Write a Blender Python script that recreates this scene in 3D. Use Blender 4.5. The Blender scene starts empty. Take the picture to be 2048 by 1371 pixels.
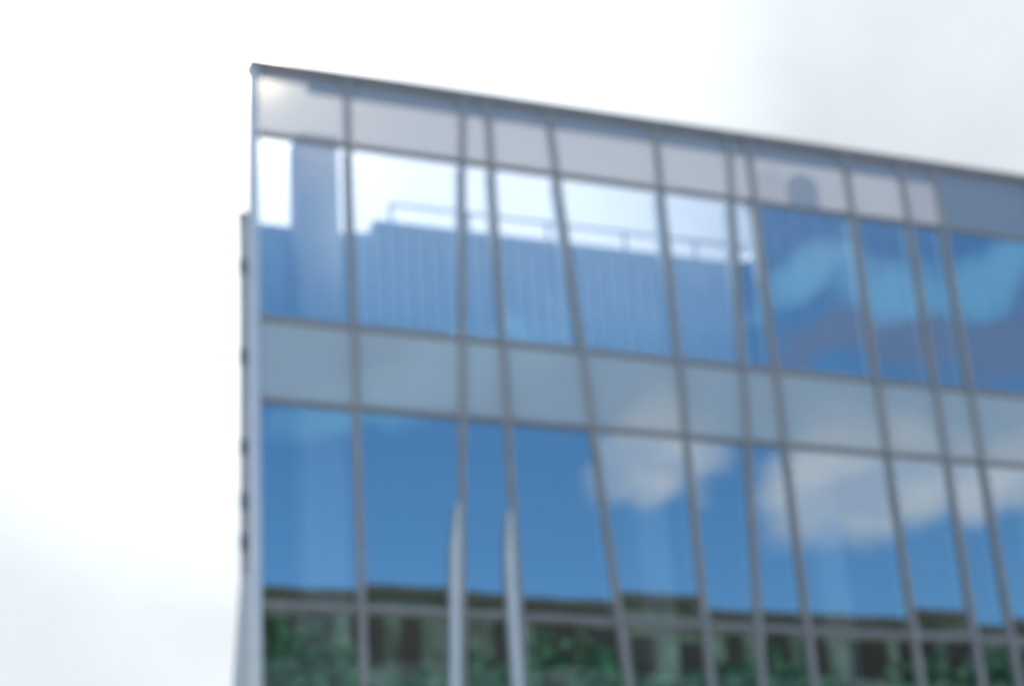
import bpy, bmesh, math, random
from mathutils import Vector, Matrix

random.seed(11)
scene = bpy.context.scene
COL = scene.collection

# ------------------------------------------------------------------ helpers
def obj(name, bm, mats, parent=None, smooth=False):
    me = bpy.data.meshes.new(name)
    bm.normal_update()
    bm.to_mesh(me)
    bm.free()
    o = bpy.data.objects.new(name, me)
    for m in (mats if isinstance(mats, (list, tuple)) else [mats]):
        me.materials.append(m)
    if smooth:
        for p in me.polygons:
            p.use_smooth = True
    COL.objects.link(o)
    if parent:
        o.parent = parent
    return o

def empty(name, loc, parent=None):
    o = bpy.data.objects.new(name, None)
    o.location = loc
    COL.objects.link(o)
    if parent:
        o.parent = parent
    return o

def tag(o, label=None, cat=None, group=None, kind=None):
    for k, v in (('label', label), ('category', cat), ('group', group), ('kind', kind)):
        if v:
            o[k] = v
    return o

def box(bm, x0, x1, y0, y1, z0, z1, mat=0):
    vs = [bm.verts.new(p) for p in ((x0, y0, z0), (x1, y0, z0), (x1, y1, z0), (x0, y1, z0),
                                    (x0, y0, z1), (x1, y0, z1), (x1, y1, z1), (x0, y1, z1))]
    for q in ((0, 3, 2, 1), (4, 5, 6, 7), (0, 1, 5, 4), (1, 2, 6, 5), (2, 3, 7, 6), (3, 0, 4, 7)):
        f = bm.faces.new([vs[i] for i in q])
        f.material_index = mat
    return vs

def quadbox(bm, pts, y0, y1, front=0, rest=0):
    """four (x, z) corners, counter-clockwise seen from -y, extruded from y0 to y1"""
    a = [bm.verts.new((x, y0, z)) for x, z in pts]
    b = [bm.verts.new((x, y1, z)) for x, z in pts]
    n = len(pts)
    f = bm.faces.new(a); f.material_index = front
    f = bm.faces.new(b[::-1]); f.material_index = rest
    for i in range(n):
        j = (i + 1) % n
        f = bm.faces.new((a[j], a[i], b[i], b[j])); f.material_index = rest

def plan_prism(bm, pts, z0, z1):
    """plan outline counter-clockwise seen from above"""
    a = [bm.verts.new((x, y, z0)) for x, y in pts]
    b = [bm.verts.new((x, y, z1)) for x, y in pts]
    bm.faces.new(a[::-1]); bm.faces.new(b)
    n = len(pts)
    for i in range(n):
        j = (i + 1) % n
        bm.faces.new((a[i], a[j], b[j], b[i]))

def tube(bm, p0, p1, r0, r1=None, seg=12, cap=True):
    r1 = r0 if r1 is None else r1
    p0, p1 = Vector(p0), Vector(p1)
    d = (p1 - p0).normalized()
    u = d.orthogonal().normalized()
    w = d.cross(u)
    ra, rb = [], []
    for i in range(seg):
        t = 2 * math.pi * i / seg
        o = u * math.cos(t) + w * math.sin(t)
        ra.append(bm.verts.new(p0 + o * r0)); rb.append(bm.verts.new(p1 + o * r1))
    for i in range(seg):
        j = (i + 1) % seg
        bm.faces.new((ra[i], ra[j], rb[j], rb[i]))
    if cap:
        bm.faces.new(ra[::-1]); bm.faces.new(rb)

# ------------------------------------------------------------------ materials
def newmat(name):
    m = bpy.data.materials.new(name)
    m.use_nodes = True
    nt = m.node_tree
    nt.nodes.clear()
    out = nt.nodes.new('ShaderNodeOutputMaterial')
    return m, nt, out

def noisy(name, col, rough=0.5, metal=0.0, var=0.15, scale=3.0, bump=0.0, spec=0.5):
    m, nt, out = newmat(name)
    N = nt.nodes
    p = N.new('ShaderNodeBsdfPrincipled')
    tc = N.new('ShaderNodeTexCoord')
    no = N.new('ShaderNodeTexNoise'); no.inputs['Scale'].default_value = scale; no.inputs['Detail'].default_value = 6
    nt.links.new(tc.outputs['Object'], no.inputs['Vector'])
    mr = N.new('ShaderNodeMapRange')
    mr.inputs['From Min'].default_value = 0.3; mr.inputs['From Max'].default_value = 0.7
    mr.inputs['To Min'].default_value = 1 - var; mr.inputs['To Max'].default_value = 1 + var
    nt.links.new(no.outputs['Fac'], mr.inputs['Value'])
    hs = N.new('ShaderNodeHueSaturation'); hs.inputs['Color'].default_value = (*col, 1)
    nt.links.new(mr.outputs[0], hs.inputs['Value'])
    nt.links.new(hs.outputs[0], p.inputs['Base Color'])
    p.inputs['Roughness'].default_value = rough
    p.inputs['Metallic'].default_value = metal
    p.inputs['Specular IOR Level'].default_value = spec
    if bump:
        b = N.new('ShaderNodeBump'); b.inputs['Strength'].default_value = bump; b.inputs['Distance'].default_value = 0.02
        nt.links.new(no.outputs['Fac'], b.inputs['Height'])
        nt.links.new(b.outputs[0], p.inputs['Normal'])
    nt.links.new(p.outputs[0], out.inputs[0])
    return m

def wavy_normal(nt, strength, scale):
    N = nt.nodes
    tc = N.new('ShaderNodeTexCoord')
    no = N.new('ShaderNodeTexNoise'); no.inputs['Scale'].default_value = scale; no.inputs['Detail'].default_value = 1
    nt.links.new(tc.outputs['Object'], no.inputs['Vector'])
    b = N.new('ShaderNodeBump'); b.inputs['Strength'].default_value = strength; b.inputs['Distance'].default_value = 0.01
    nt.links.new(no.outputs['Fac'], b.inputs['Height'])
    return b

def glass_mat(name, refl, rcol, tcol, wav=0.05):
    """solar-control glass: part mirror, part clear tinted"""
    m, nt, out = newmat(name)
    N = nt.nodes
    g = N.new('ShaderNodeBsdfGlossy'); g.inputs['Color'].default_value = (*rcol, 1); g.inputs['Roughness'].default_value = 0.0
    t = N.new('ShaderNodeBsdfTransparent'); t.inputs['Color'].default_value = (*tcol, 1)
    b = wavy_normal(nt, wav, 1.3)
    nt.links.new(b.outputs[0], g.inputs['Normal'])
    lw = N.new('ShaderNodeLayerWeight'); lw.inputs['Blend'].default_value = 0.25
    mr = N.new('ShaderNodeMapRange'); mr.inputs['To Min'].default_value = refl; mr.inputs['To Max'].default_value = 1.0
    nt.links.new(lw.outputs['Fresnel'], mr.inputs['Value'])
    mr.inputs['From Min'].default_value = 0.05; mr.inputs['From Max'].default_value = 1.0
    mx = N.new('ShaderNodeMixShader')
    nt.links.new(mr.outputs[0], mx.inputs[0])
    nt.links.new(t.outputs[0], mx.inputs[1]); nt.links.new(g.outputs[0], mx.inputs[2])
    nt.links.new(mx.outputs[0], out.inputs[0])
    return m

def clear_mat(name, col):
    m, nt, out = newmat(name)
    t = nt.nodes.new('ShaderNodeBsdfTransparent'); t.inputs['Color'].default_value = (*col, 1)
    nt.links.new(t.outputs[0], out.inputs[0])
    return m

def frit_mat(name, col, refl, rcol, clear, trans):
    """fritted panel: printed white dots (diffuse + translucent), some clear gaps, a soft mirror on top"""
    m, nt, out = newmat(name)
    N = nt.nodes
    d = N.new('ShaderNodeBsdfDiffuse'); d.inputs['Color'].default_value = (*col, 1)
    tl = N.new('ShaderNodeBsdfTranslucent'); tl.inputs['Color'].default_value = (*col, 1)
    m1 = N.new('ShaderNodeMixShader'); m1.inputs[0].default_value = trans
    nt.links.new(d.outputs[0], m1.inputs[1]); nt.links.new(tl.outputs[0], m1.inputs[2])
    tr = N.new('ShaderNodeBsdfTransparent')
    tr.inputs['Color'].default_value = (0.95, 0.92, 0.92, 1)
    m2 = N.new('ShaderNodeMixShader'); m2.inputs[0].default_value = clear
    nt.links.new(m1.outputs[0], m2.inputs[1]); nt.links.new(tr.outputs[0], m2.inputs[2])
    g = N.new('ShaderNodeBsdfGlossy'); g.inputs['Color'].default_value = (*rcol, 1); g.inputs['Roughness'].default_value = 0.02
    m3 = N.new('ShaderNodeMixShader'); m3.inputs[0].default_value = refl
    nt.links.new(m2.outputs[0], m3.inputs[1]); nt.links.new(g.outputs[0], m3.inputs[2])
    nt.links.new(m3.outputs[0], out.inputs[0])
    return m

GLASS = glass_mat('coated_glass', 0.36, (0.80, 0.95, 1.0), (0.98, 0.98, 0.97))
CLEAR = clear_mat('glass_body', (0.97, 0.99, 0.99))
FRIT_TOP = frit_mat('frit_screen_panel', (0.50, 0.47, 0.45), 0.12, (0.9, 0.95, 1.0), 0.10, 0.20)
FRIT = frit_mat('frit_spandrel_panel', (0.76, 0.75, 0.66), 0.11, (0.9, 0.95, 1.0), 0.05, 0.12)
ALU = noisy('mullion_aluminium', (0.47, 0.42, 0.385), 0.45, 0.0, 0.08, 2.0)
ALU_LIGHT = noisy('corner_aluminium', (0.95, 0.89, 0.83), 0.35, 0.15, 0.05, 2.0)
WHITE_ALU = noisy('white_coated_aluminium', (0.82, 0.81, 0.78), 0.4, 0.0, 0.05, 2.0)
FIN = noisy('fin_aluminium', (0.93, 0.92, 0.88), 0.4, 0.0, 0.05, 2.0)
COPING = noisy('coping_metal', (0.34, 0.29, 0.28), 0.5, 0.0, 0.1, 2.0)
CLAD = noisy('ribbed_cladding', (0.40, 0.44, 0.48), 0.55, 0.0, 0.10, 1.2)
CLAD_DARK = noisy('dark_cladding', (0.15, 0.17, 0.20), 0.55, 0.0, 0.35, 0.7)
CONC = noisy('concrete', (0.40, 0.39, 0.38), 0.85, 0.0, 0.12, 1.5, 0.2)
PLASTER = noisy('interior_plaster', (0.56, 0.53, 0.51), 0.8, 0.0, 0.05, 1.0)
DARKIN = noisy('interior_dark', (0.10, 0.10, 0.11), 0.8, 0.0, 0.2, 0.6)
SIDE = noisy('side_cladding', (0.62, 0.56, 0.54), 0.6, 0.0, 0.12, 0.8)
LIGHTREN = noisy('light_render', (0.84, 0.81, 0.76), 0.8, 0.0, 0.05, 0.8)
STEEL = noisy('galvanised_steel', (0.45, 0.46, 0.48), 0.35, 0.6, 0.1, 6.0)
ROOFM = noisy('roof_membrane', (0.30, 0.30, 0.30), 0.9, 0.0, 0.15, 0.8)

# ------------------------------------------------------------------ the office building
B = tag(empty('office_building', (0, 0, 0)),
        'glass office building with blue mirror windows, grey panel bands and a see-through rooftop screen', 'building')

Z_ROOF, T1, T2, T3, T4, T5, T6 = 16.16, 15.02, 12.24, 11.10, 8.38, 4.45, 0.35
# mullion lines: x at z = 16 and its drift per metre going down (three of them lean on purpose)
LINES = [(0.0, 0.0), (1.375, 0.0), (3.115, -0.053), (3.505, 0.0), (4.455, 0.062), (6.19, 0.0), (7.425, -0.056),
         (7.755, 0.0), (9.465, 0.0), (10.475, 0.0), (11.10, 0.0), (12.92, 0.0), (14.6, -0.05), (15.1, 0.0),
         (16.2, 0.06), (17.9, 0.0), (19.6, 0.0)]
def lx(i, z):
    return LINES[i][0] + LINES[i][1] * (16.0 - z)

HW = 0.034      # half width of a mullion
rows = [(Z_ROOF - 0.10, T1, 'screen'), (T1, T2, 'window'), (T2, T3, 'spandrel'), (T3, T4, 'window'),
        (T4, T5, 'window'), (T5, T6, 'window')]
for i in range(len(LINES) - 1):
    for (zt, zb, kind) in rows:
        ht, hb = zt - 0.040, zb + 0.040
        if kind == 'screen':
            ht = zt
        g = HW + 0.002
        p = [(lx(i, hb) + g, hb), (lx(i + 1, hb) - g, hb), (lx(i + 1, ht) - g, ht), (lx(i, ht) + g, ht)]
        cx = sum(q[0] for q in p) / 4; cz = (ht + hb) / 2
        tx, tz = random.uniform(-.0035, .0035), random.uniform(-.0035, .0035)
        if kind == 'window':
            fr = 0.015
            bm = bmesh.new()
            inn = [(p[0][0] + fr, hb + fr), (p[1][0] - fr, hb + fr), (p[2][0] - fr, ht - fr), (p[3][0] + fr, ht - fr)]
            for k in range(4):
                l = (k + 1) % 4
                quadbox(bm, [p[k], p[l], inn[l], inn[k]], -0.006, 0.05)
            w = obj('window', bm, ALU, B)
            bm = bmesh.new()
            q = [(x - cx, z - cz) for x, z in inn]
            quadbox(bm, q, 0.0, 0.014, 0, 1)
            pane = obj('pane', bm, [GLASS, CLEAR], w)
            pane.location = (cx, 0.012, cz)
            pane.rotation_euler = (tx, 0, tz)
        else:
            bm = bmesh.new()
            quadbox(bm, [(x - cx, z - cz) for x, z in p], 0.0, 0.014, 0, 1)
            s = obj('screen_panel' if kind == 'screen' else 'spandrel_panel', bm,
                    [FRIT_TOP if kind == 'screen' else FRIT, CLEAR], B)
            s.location = (cx, 0.006, cz)
            s.rotation_euler = (tx, 0, tz)

for i in range(1, len(LINES)):
    bm = bmesh.new()
    zt, zb = Z_ROOF - 0.102, 0.0
    quadbox(bm, [(lx(i, zb) - HW, zb), (lx(i, zb) + HW, zb), (lx(i, zt) + HW, zt), (lx(i, zt) - HW, zt)], -0.055, 0.062)
    m = obj('mullion', bm, ALU, B)
    bm = bmesh.new()
    g = HW - 0.008
    quadbox(bm, [(lx(i, zb) - g, zb), (lx(i, zb) + g, zb), (lx(i, zt) + g, zt), (lx(i, zt) - g, zt)], 0.063, 0.128)
    for z0, z1 in ((T2 + 0.05, T1 - 0.05), (T3 - 2.6, T3 - 0.05)):
        quadbox(bm, [(lx(i, z0) - g, z0), (lx(i, z0) + g, z0), (lx(i, z1) + g, z1), (lx(i, z1) - g, z1)], 0.129, 0.24)
    obj('inner_box', bm, WHITE_ALU, m)
for z in (T1, T2, T3, T4, T5, T6):
    bm = bmesh.new()
    for i in range(len(LINES) - 1):
        h = 0.025
        quadbox(bm, [(lx(i, z - h) + HW + .001, z - h), (lx(i + 1, z - h) - HW - .001, z - h),
                     (lx(i + 1, z + h) - HW - .001, z + h), (lx(i, z + h) + HW + .001, z + h)], -0.032, 0.10)
    obj('transom', bm, ALU, B)

bm = bmesh.new(); tube(bm, (0.018, 0.008, 0.0), (0.018, 0.008, Z_ROOF - 0.103), 0.075, seg=32)
obj('corner_post', bm, ALU_LIGHT, B, True)
bm = bmesh.new(); box(bm, -0.045, 19.72, -0.07, 0.26, Z_ROOF - 0.10, Z_ROOF)
obj('coping', bm, COPING, B)
bm = bmesh.new(); box(bm, 0.85, 19.6, 0.135, 0.20, Z_ROOF - 0.27, Z_ROOF - 0.103)
obj('roof_beam', bm, CONC, B)

# pale cover fins clipped to two of the mullions, from the second floor down
for i, dz in ((2, 9.85), (3, 9.80)):
    bm = bmesh.new()
    zb = 0.0
    w0, w1 = -0.165, -0.055
    quadbox(bm, [(lx(i, zb) + w0, zb), (lx(i, zb) + w1, zb), (lx(i, dz - .6) + w1, dz - .6), (lx(i, dz) + w1 - 0.002, dz), (lx(i, dz) + w1 - 0.03, dz), (lx(i, dz - .6) + w0, dz - .6)], -0.085, -0.008)
    obj('cover_fin', bm, FIN, B)

# ribbed wall behind the roof screen, with the rounded step up to the plant room
out = [(0.20, 11.25), (8.05, 11.25), (8.05, 14.59), (2.12, 14.56), (2.09, 14.34), (1.66, 14.31), (1.655, 14.28), (0.20, 14.28)]
bm = bmesh.new()
quadbox(bm, out, 1.2, 1.42)
for k in range(36):
    x = 0.3 + k * 0.218
    if x < 7.94:
        box(bm, x, x + 0.085, 1.15, 1.199, 11.26, 14.22 if x < 2.14 else 14.52)
bm.normal_update()
bmesh.ops.triangulate(bm, faces=[f for f in bm.faces if len(f.verts) > 4])
obj('ribbed_wall', bm, CLAD, B)
out = [(8.054, 11.25), (19.5, 11.25), (19.5, 16.66), (11.55, 16.66), (11.55, 15.76), (8.42, 15.76)]
out += [(8.455, 15.35), (8.445, 15.08), (8.40, 14.90), (8.32, 14.74), (8.21, 14.64), (8.054, 14.59)]
bm = bmesh.new()
quadbox(bm, out, 1.2, 1.42)
for k in range(26):
    x = 8.52 + k * 0.42
    box(bm, x, x + 0.05, 1.17, 1.199, 11.26, 15.72)
bm.normal_update()
bmesh.ops.triangulate(bm, faces=[f for f in bm.faces if len(f.verts) > 4])
obj('plant_room_wall', bm, CLAD_DARK, B)
# plant room behind
bm = bmesh.new(); box(bm, 11.4, 19.5, 1.425, 5.6, 14.26, 15.6)
obj('plant_room', bm, CLAD, B)
# duct
bm = bmesh.new(); tube(bm, (9.08, 1.72, 14.26), (9.08, 1.72, 16.50), 0.27, seg=24)
tube(bm, (9.08, 1.72, 16.50), (9.08, 1.72, 16.58), 0.27, 0.20, seg=24)
tube(bm, (9.08, 1.72, 16.58), (9.08, 1.72, 16.62), 0.20, 0.08, seg=24)
obj('roof_duct', bm, STEEL, B, True)

# railing along the ribbed wall
rail = None
bm = bmesh.new()
tube(bm, (2.40, 1.31, 14.91), (8.30, 1.31, 14.95), 0.024)
rail = obj('railing', bm, STEEL, B, True)
for x in (2.41, 3.62, 4.90, 6.18, 7.38):
    bm = bmesh.new(); tube(bm, (x, 1.31, 14.56), (x, 1.31, 14.90), 0.026)
    obj('railing_post', bm, STEEL, rail, True)

# structural columns just behind the glass
for x0, x1, zt in ((0.83, 1.42, 15.50), (5.95, 6.45, 11.2), (8.85, 9.35, 11.2), (12.6, 13.2, 11.2), (17.6, 18.2, 11.2)):
    yo = 0.62 if zt > 12 else 1.3
    bm = bmesh.new(); box(bm, x0, x1, yo, yo + 0.5, 0.0, zt)
    bmesh.ops.bevel(bm, geom=list(bm.edges), offset=0.02, segments=2, affect='EDGES')
    obj('column', bm, PLASTER, B)

# footprint of the body behind the glass: sharp corner, side wall running back almost along the line of sight
foot = [(0.12, 0.16), (19.5, 0.16), (19.5, 12.0), (3.24, 12.0)]
for z0, z1 in ((11.45, 12.05), (7.35, 7.75), (3.85, 4.25), (0.0, 0.12)):
    bm = bmesh.new(); plan_prism(bm, foot, z0, z1)
    obj('floor_slab', bm, CONC, B)
bm = bmesh.new(); plan_prism(bm, [(0.45, 1.44), (19.5, 1.44), (19.5, 12.0), (3.24, 12.0)], 13.95, 14.24)
obj('roof', bm, ROOFM, B)
for z0, z1 in ((7.76, 11.44), (4.26, 7.34), (0.13, 3.84)):
    bm = bmesh.new(); box(bm, 1.95, 19.4, 6.0, 6.2, z0, z1)
    obj('partition', bm, DARKIN, B)
bm = bmesh.new(); box(bm, 19.52, 19.8, 0.16, 12.3, 0.0, 16.0)
obj('end_wall', bm, SIDE, B)
bm = bmesh.new(); box(bm, 2.98, 19.5, 12.02, 12.3, 0.0, 14.3)
obj('rear_wall', bm, SIDE, B)
# side wall: starts a little proud of the corner post and runs back just inside the line of sight
bm = bmesh.new()
plan_prism(bm, [(-0.155, 0.11), (0.10, 0.11), (3.20, 12.0), (2.95, 12.0)], 0.0, 13.76)
obj('side_wall', bm, SIDE, B)
bm = bmesh.new(); plan_prism(bm, [(-0.172, 0.085), (0.095, 0.085), (3.22, 12.01), (2.935, 12.01)], 13.762, 13.83)
obj('side_wall_cap', bm, COPING, B)
for zb in (12.9, 11.6, 10.35, 9.62, 9.08):
    bm = bmesh.new(); plan_prism(bm, [(-0.165, 0.098), (-0.06, 0.098), (-0.06, 0.108), (-0.165, 0.108)], zb, zb + 0.22)
    obj('louvre', bm, CLAD_DARK, B)
bm = bmesh.new()
quadbox(bm, [(-0.80, 0.0), (-0.06, 0.0), (-0.06, 8.75), (-0.16, 8.75)], 0.03, 0.095)
obj('buttress', bm, LIGHTREN, B)

# ------------------------------------------------------------------ setting
GROUND = noisy('ground_asphalt', (0.06, 0.06, 0.06), 0.9, 0, 0.2, 0.3)
PLAZA = noisy('plaza_paving', (0.46, 0.44, 0.41), 0.85, 0, 0.15, 0.6)
bm = bmesh.new()
bmesh.ops.create_circle(bm, cap_ends=True, radius=3000, segments=96)
tag(obj('ground', bm, GROUND), kind='structure').location = (0, 0, -0.15)
bm = bmesh.new(); box(bm, -40, 60, -29.0, -0.2, -0.148, 0.0)
tag(obj('pavement', bm, PLAZA), kind='structure')

# house across the street, mirrored in the lowest panes
OWALL = noisy('grey_green_stone', (0.048, 0.078, 0.066), 0.8, 0, 0.9, 0.9, 0.2)
ODARK = noisy('dark_window_glass', (0.008, 0.008, 0.009), 0.5, 0, 0.2, 1.0, 0.0, 0.15)
OB = tag(empty('stone_building', (0, -36, 0)),
         'dark stone building with tall windows across the street, mirrored in the lowest panes', 'building')
HOB = 20.0
bm = bmesh.new(); box(bm, -30, 62, -14, 0, -0.15, HOB - 0.45)
obj('wall', bm, OWALL, OB)
bm = bmesh.new(); box(bm, -30.4, 62.4, -14.4, 0.12, HOB - 0.45, HOB)
obj('cornice', bm, noisy('cornice_stone', (0.030, 0.036, 0.030), 0.8, 0, 0.3, 0.4), OB)
k = 0
x = -28.0
while x < 60:
    w = random.choice((0.7, 0.9, 1.1, 1.5))
    bm = bmesh.new(); box(bm, x, x + w, 0.002, 0.06, HOB - random.choice((2.3, 2.6, 2.9)), HOB - random.choice((0.8, 0.95, 1.2)))
    obj('window', bm, ODARK, OB)
    x += w + random.choice((0.4, 0.6, 0.9, 1.3))
    k += 1

# street trees across the road
BARK = noisy('bark', (0.06, 0.05, 0.04), 0.9, 0, 0.3, 4)
def leaf_mat(name, col):
    m, nt, out_ = newmat(name)
    N = nt.nodes
    d = N.new('ShaderNodeBsdfPrincipled'); d.inputs['Roughness'].default_value = 0.5
    gi = N.new('ShaderNodeObjectInfo')
    tc = N.new('ShaderNodeTexCoord')
    no = N.new('ShaderNodeTexNoise'); no.inputs['Scale'].default_value = 0.7; no.inputs['Detail'].default_value = 3
    nt.links.new(tc.outputs['Object'], no.inputs['Vector'])
    rp = N.new('ShaderNodeValToRGB')
    rp.color_ramp.elements[0].position = 0.35; rp.color_ramp.elements[0].color = (col[0] * .3, col[1] * .3, col[2] * .3, 1)
    rp.color_ramp.elements[1].position = 0.65; rp.color_ramp.elements[1].color = (*col, 1)
    nt.links.new(no.outputs['Fac'], rp.inputs[0])
    nt.links.new(rp.outputs[0], d.inputs['Base Color'])
    nt.links.new(d.outputs[0], out_.inputs[0])
    return m
LEAF = leaf_mat('leaves', (0.09, 0.25, 0.15))
def crown_mesh(seed, n_clump=62, n_leaf=55):
    rnd = random.Random(seed)
    bm = bmesh.new()
    for c in range(n_clump):
        while True:
            v = Vector((rnd.uniform(-1, 1), rnd.uniform(-1, 1), rnd.uniform(-1, 1)))
            if 0.25 < v.length < 1:
                break
        c0 = Vector((v.x * 3.4, v.y * 2.6, v.z * 3.9 + rnd.uniform(-.4, .4)))
        rr = rnd.uniform(0.6, 1.2)
        for l in range(n_leaf):
            d = Vector((rnd.gauss(0, 1), rnd.gauss(0, 1), rnd.gauss(0, 1))).normalized() * rr * rnd.random() ** 0.4
            p = c0 + d
            a = Vector((rnd.gauss(0, 1), rnd.gauss(0, 1), rnd.gauss(0, .6))).normalized() * rnd.uniform(.14, .26)
            b = a.orthogonal().normalized() * rnd.uniform(.08, .16)
            bm.faces.new([bm.verts.new(p + q) for q in (a, b, -a, -b)])
    return bm
def tree(seed, x, y, h, label):
    t = tag(empty('street_tree', (x, y, -0.15)), label, 'tree', 'trees across the street')
    rnd = random.Random(seed)
    bm = bmesh.new()
    tube(bm, (0, 0, 0), (0.1, 0, h * .45), 0.28, 0.18, cap=False)
    for k in range(7):
        a = rnd.uniform(0, 6.28)
        tube(bm, (0.1, 0, h * (.36 + .02 * k)), (math.cos(a) * 2, math.sin(a) * 1.6, h * (.55 + .05 * k)), 0.10, 0.03, 7, False)
    obj('trunk', bm, BARK, t)
    c = obj('crown', crown_mesh(seed), LEAF, t)
    c.location = (0, 0, h - 3.45)
    return t
for k, (x, h) in enumerate(((-3, 16.4), (1.6, 16.9), (5.6, 16.2), (9.6, 16.8), (13.4, 16.3), (17.2, 17.0), (21.0, 16.3), (24.8, 16.7), (28.8, 16.1), (32.6, 16.9), (36.6, 16.3), (40.6, 16.7), (44.6, 16.2))):
    tree(40 + k, x, -31.5 + (k % 3) * .5, h, 'leafy green street tree in the row mirrored in the lowest panes')

# ------------------------------------------------------------------ sky
SUN = Vector((0.21918, 0.82194, 0.52572)).normalized()
EL = math.asin(SUN.z)
world = bpy.data.worlds.new('World')
scene.world = world
world.use_nodes = True
nt = world.node_tree
nt.nodes.clear()
N = nt.nodes; L = nt.links
wo = N.new('ShaderNodeOutputWorld')
bg = N.new('ShaderNodeBackground'); bg.inputs['Strength'].default_value = 0.10
L.new(bg.outputs[0], wo.inputs[0])
sky = N.new('ShaderNodeTexSky'); sky.sky_type = 'NISHITA'; sky.sun_disc = False
sky.sun_elevation = EL
sky.sun_rotation = math.atan2(SUN.x, SUN.y)
sky.altitude = 50; sky.air_density = 1.0; sky.dust_density = 0.4; sky.ozone_density = 2.5
hs = N.new('ShaderNodeHueSaturation'); hs.inputs['Saturation'].default_value = 1.25
L.new(sky.outputs[0], hs.inputs['Color'])
tc = N.new('ShaderNodeTexCoord')
sep = N.new('ShaderNodeSeparateXYZ'); L.new(tc.outputs['Generated'], sep.inputs[0])

def math_n(op, a, b=None, c=None):
    n = N.new('ShaderNodeMath'); n.operation = op
    for k, v in enumerate((a, b, c)):
        if v is None:
            continue
        if isinstance(v, (int, float)):
            n.inputs[k].default_value = v
        else:
            L.new(v, n.inputs[k])
    return n.outputs[0]
def mapr(v, a, b, c=0.0, d=1.0, smooth=True):
    n = N.new('ShaderNodeMapRange')
    if smooth:
        n.interpolation_type = 'SMOOTHSTEP'
    L.new(v, n.inputs['Value'])
    for nm, val in (('From Min', a), ('From Max', b), ('To Min', c), ('To Max', d)):
        n.inputs[nm].default_value = val
    return n.outputs[0]
def noise(scale, detail=5, off=0.0, stretch=(1, 1, 1)):
    mp = N.new('ShaderNodeMapping'); mp.inputs['Location'].default_value = (off, off * .7, off * .3); mp.inputs['Scale'].default_value = stretch
    L.new(tc.outputs['Generated'], mp.inputs['Vector'])
    n = N.new('ShaderNodeTexNoise'); n.inputs['Scale'].default_value = scale; n.inputs['Detail'].default_value = detail
    L.new(mp.outputs[0], n.inputs['Vector'])
    return n.outputs['Fac']

DEG = 57.29578
n1 = noise(11, 7, 2.1); n2 = noise(11, 7, 7.7)
el = math_n('MULTIPLY', math_n('ARCSINE', sep.outputs['Z']), DEG)
az = math_n('MULTIPLY', math_n('ARCTAN2', sep.outputs['X'], math_n('MULTIPLY', sep.outputs['Y'], -1.0)), DEG)
elw = math_n('ADD', el, math_n('MULTIPLY', math_n('SUBTRACT', n1, 0.5), 4.6))
azw = math_n('ADD', az, math_n('MULTIPLY', math_n('SUBTRACT', n2, 0.5), 6.5))
def blob(a0, e0, sa, se, tilt=0.0):
    da = math_n('SUBTRACT', azw, a0)
    de = math_n('SUBTRACT', math_n('SUBTRACT', elw, e0), math_n('MULTIPLY', da, tilt))
    r = math_n('ADD', math_n('POWER', math_n('ABSOLUTE', math_n('DIVIDE', da, sa)), 2.0),
               math_n('POWER', math_n('ABSOLUTE', math_n('DIVIDE', de, se)), 2.0))
    return mapr(r, 0.0, 1.7, 1.0, 0.0)
def union(*a):
    r = a[0]
    for b in a[1:]:
        r = math_n('MAXIMUM', r, b)
    return r
# banks of cloud in the half of the sky behind the camera
white = union(blob(27.4, 19.9, 2.2, 1.15, 0.3), blob(32.4, 18.6, 2.8, 1.6, 0.2), blob(36.8, 18.2, 3.6, 1.35, -0.05), blob(34.6, 18.4, 3.4, 1.5, 0.0),
              blob(41.0, 18.5, 4.0, 1.2, 0.0), blob(-60, 30, 22, 7), blob(95, 34, 25, 8), blob(8, 48, 20, 6), blob(60, 12, 15, 4))
thin = union(blob(33.2, 24.0, 2.0, 0.7, 0.15), blob(35.8, 23.7, 1.6, 0.8, 0.1), blob(38.6, 24.3, 1.6, 0.7, 0.3), blob(20.0, 22.6, 5.0, 0.9, 0.1))
grey = union(blob(35.0, 22.3, 4.2, 0.75, 0.2), blob(39.0, 22.6, 3.0, 1.2, 0.2), blob(70, 26, 14, 5))
# thin bright veil over the half of the sky towards the sun
dotn = N.new('ShaderNodeVectorMath'); dotn.operation = 'DOT_PRODUCT'
L.new(tc.outputs['Generated'], dotn.inputs[0]); dotn.inputs[1].default_value = SUN
sd = dotn.outputs['Value']
vn = noise(4.6, 6, 4.4)
veil = mapr(math_n('ADD', sd, math_n('MULTIPLY', math_n('SUBTRACT', vn, 0.5), 0.25)), 0.1, 0.75)
vbright = math_n('ADD', mapr(sd, 0.958, 0.997, 3.25, 5.6), math_n('MULTIPLY', math_n('SUBTRACT', vn, 0.5), 2.4))

def mixc(fac, a, b):
    n = N.new('ShaderNodeMix'); n.data_type = 'RGBA'
    if isinstance(fac, (int, float)):
        n.inputs[0].default_value = fac
    else:
        L.new(fac, n.inputs[0])
    for s, v in ((6, a), (7, b)):
        if isinstance(v, tuple):
            n.inputs[s].default_value = v
        else:
            L.new(v, n.inputs[s])
    return n.outputs[2]
c = mixc(math_n('MULTIPLY', grey, 0.7), hs.outputs[0], (1.4, 1.6, 2.6, 1))
c = mixc(math_n('MULTIPLY', thin, 0.65), c, (1.7, 3.9, 6.0, 1))
wisp = mapr(noise(13, 8, 5.3, (1, 1, 2.6)), 0.33, 0.58, 0.62, 1.0)
c = mixc(math_n('MULTIPLY', math_n('MULTIPLY', white, wisp), 0.95), c, (5.1, 5.1, 5.6, 1))
vm = N.new('ShaderNodeVectorMath'); vm.operation = 'SCALE'
vm.inputs[0].default_value = (0.94, 0.992, 1.02); L.new(vbright, vm.inputs['Scale'])
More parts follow.
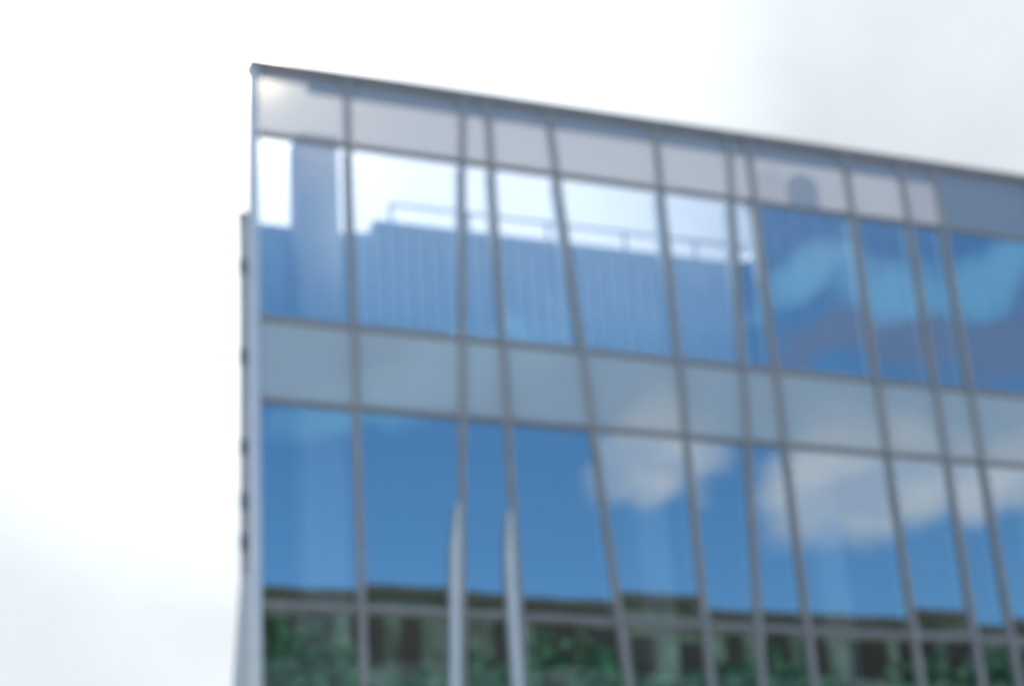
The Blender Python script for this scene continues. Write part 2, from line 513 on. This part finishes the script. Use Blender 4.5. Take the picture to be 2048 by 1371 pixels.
c = mixc(math_n('MULTIPLY', veil, 0.97), c, vm.outputs[0])
# glow of the thin cloud right round the sun
dv = N.new('ShaderNodeVectorMath'); dv.operation = 'DISTANCE'
L.new(tc.outputs['Generated'], dv.inputs[0]); dv.inputs[1].default_value = SUN
def glow(sig, amp, col):
    q = math_n('DIVIDE', dv.outputs['Value'], sig)
    g = math_n('MULTIPLY', math_n('EXPONENT', math_n('MULTIPLY', math_n('MULTIPLY', q, q), -1.0)), amp)
    v = N.new('ShaderNodeVectorMath'); v.operation = 'SCALE'; v.inputs[0].default_value = col; L.new(g, v.inputs['Scale'])
    return v.outputs[0]
for sig, amp, col in ((0.012, 34.0, (1.0, 0.84, 0.58)), (0.05, 8.0, (1.0, 0.93, 0.84))):
    ad = N.new('ShaderNodeVectorMath'); ad.operation = 'ADD'
    L.new(c, ad.inputs[0]); L.new(glow(sig, amp, col), ad.inputs[1])
    c = ad.outputs[0]
L.new(c, bg.inputs['Color'])

# ------------------------------------------------------------------ sun
sl = bpy.data.lights.new('sun', 'SUN'); sl.energy = 3.5; sl.angle = math.radians(0.5); sl.color = (1.0, 0.94, 0.85)
so = bpy.data.objects.new('sun', sl); COL.objects.link(so)
so.rotation_euler = SUN.to_track_quat('Z', 'Y').to_euler()

# ------------------------------------------------------------------ camera
cd = bpy.data.cameras.new('camera')
cam = bpy.data.objects.new('camera', cd); COL.objects.link(cam)
R = Matrix(((0.929385976815549, -0.09552228328868462, -0.3565349905604274),
            (-0.3642437794551098, -0.3936667515553341, -0.8440100460587708),
            (-0.05973420483161352, 0.9142767535681892, -0.40066175592131037)))
cd_z = R @ Vector((0, 0, 1))
M = R.to_4x4(); M.translation = Vector((-5.79286, -22.33678, 1.65))
cam.matrix_world = M
cd.sensor_width = 36.0; cd.lens = 67.677
cd.clip_start = 0.1; cd.clip_end = 8000
cd.dof.use_dof = True
cd.dof.focus_distance = 2.0
cd.dof.aperture_fstop = 4.8
scene.camera = cam

scene.view_settings.view_transform = 'Standard'
scene.view_settings.look = 'None'
scene.view_settings.exposure = 1.4
scene.view_settings.gamma = 1.0
scene.render.engine = 'CYCLES'
scene.cycles.use_denoising = True
scene.cycles.transparent_max_bounces = 24
scene.cycles.max_bounces = 12
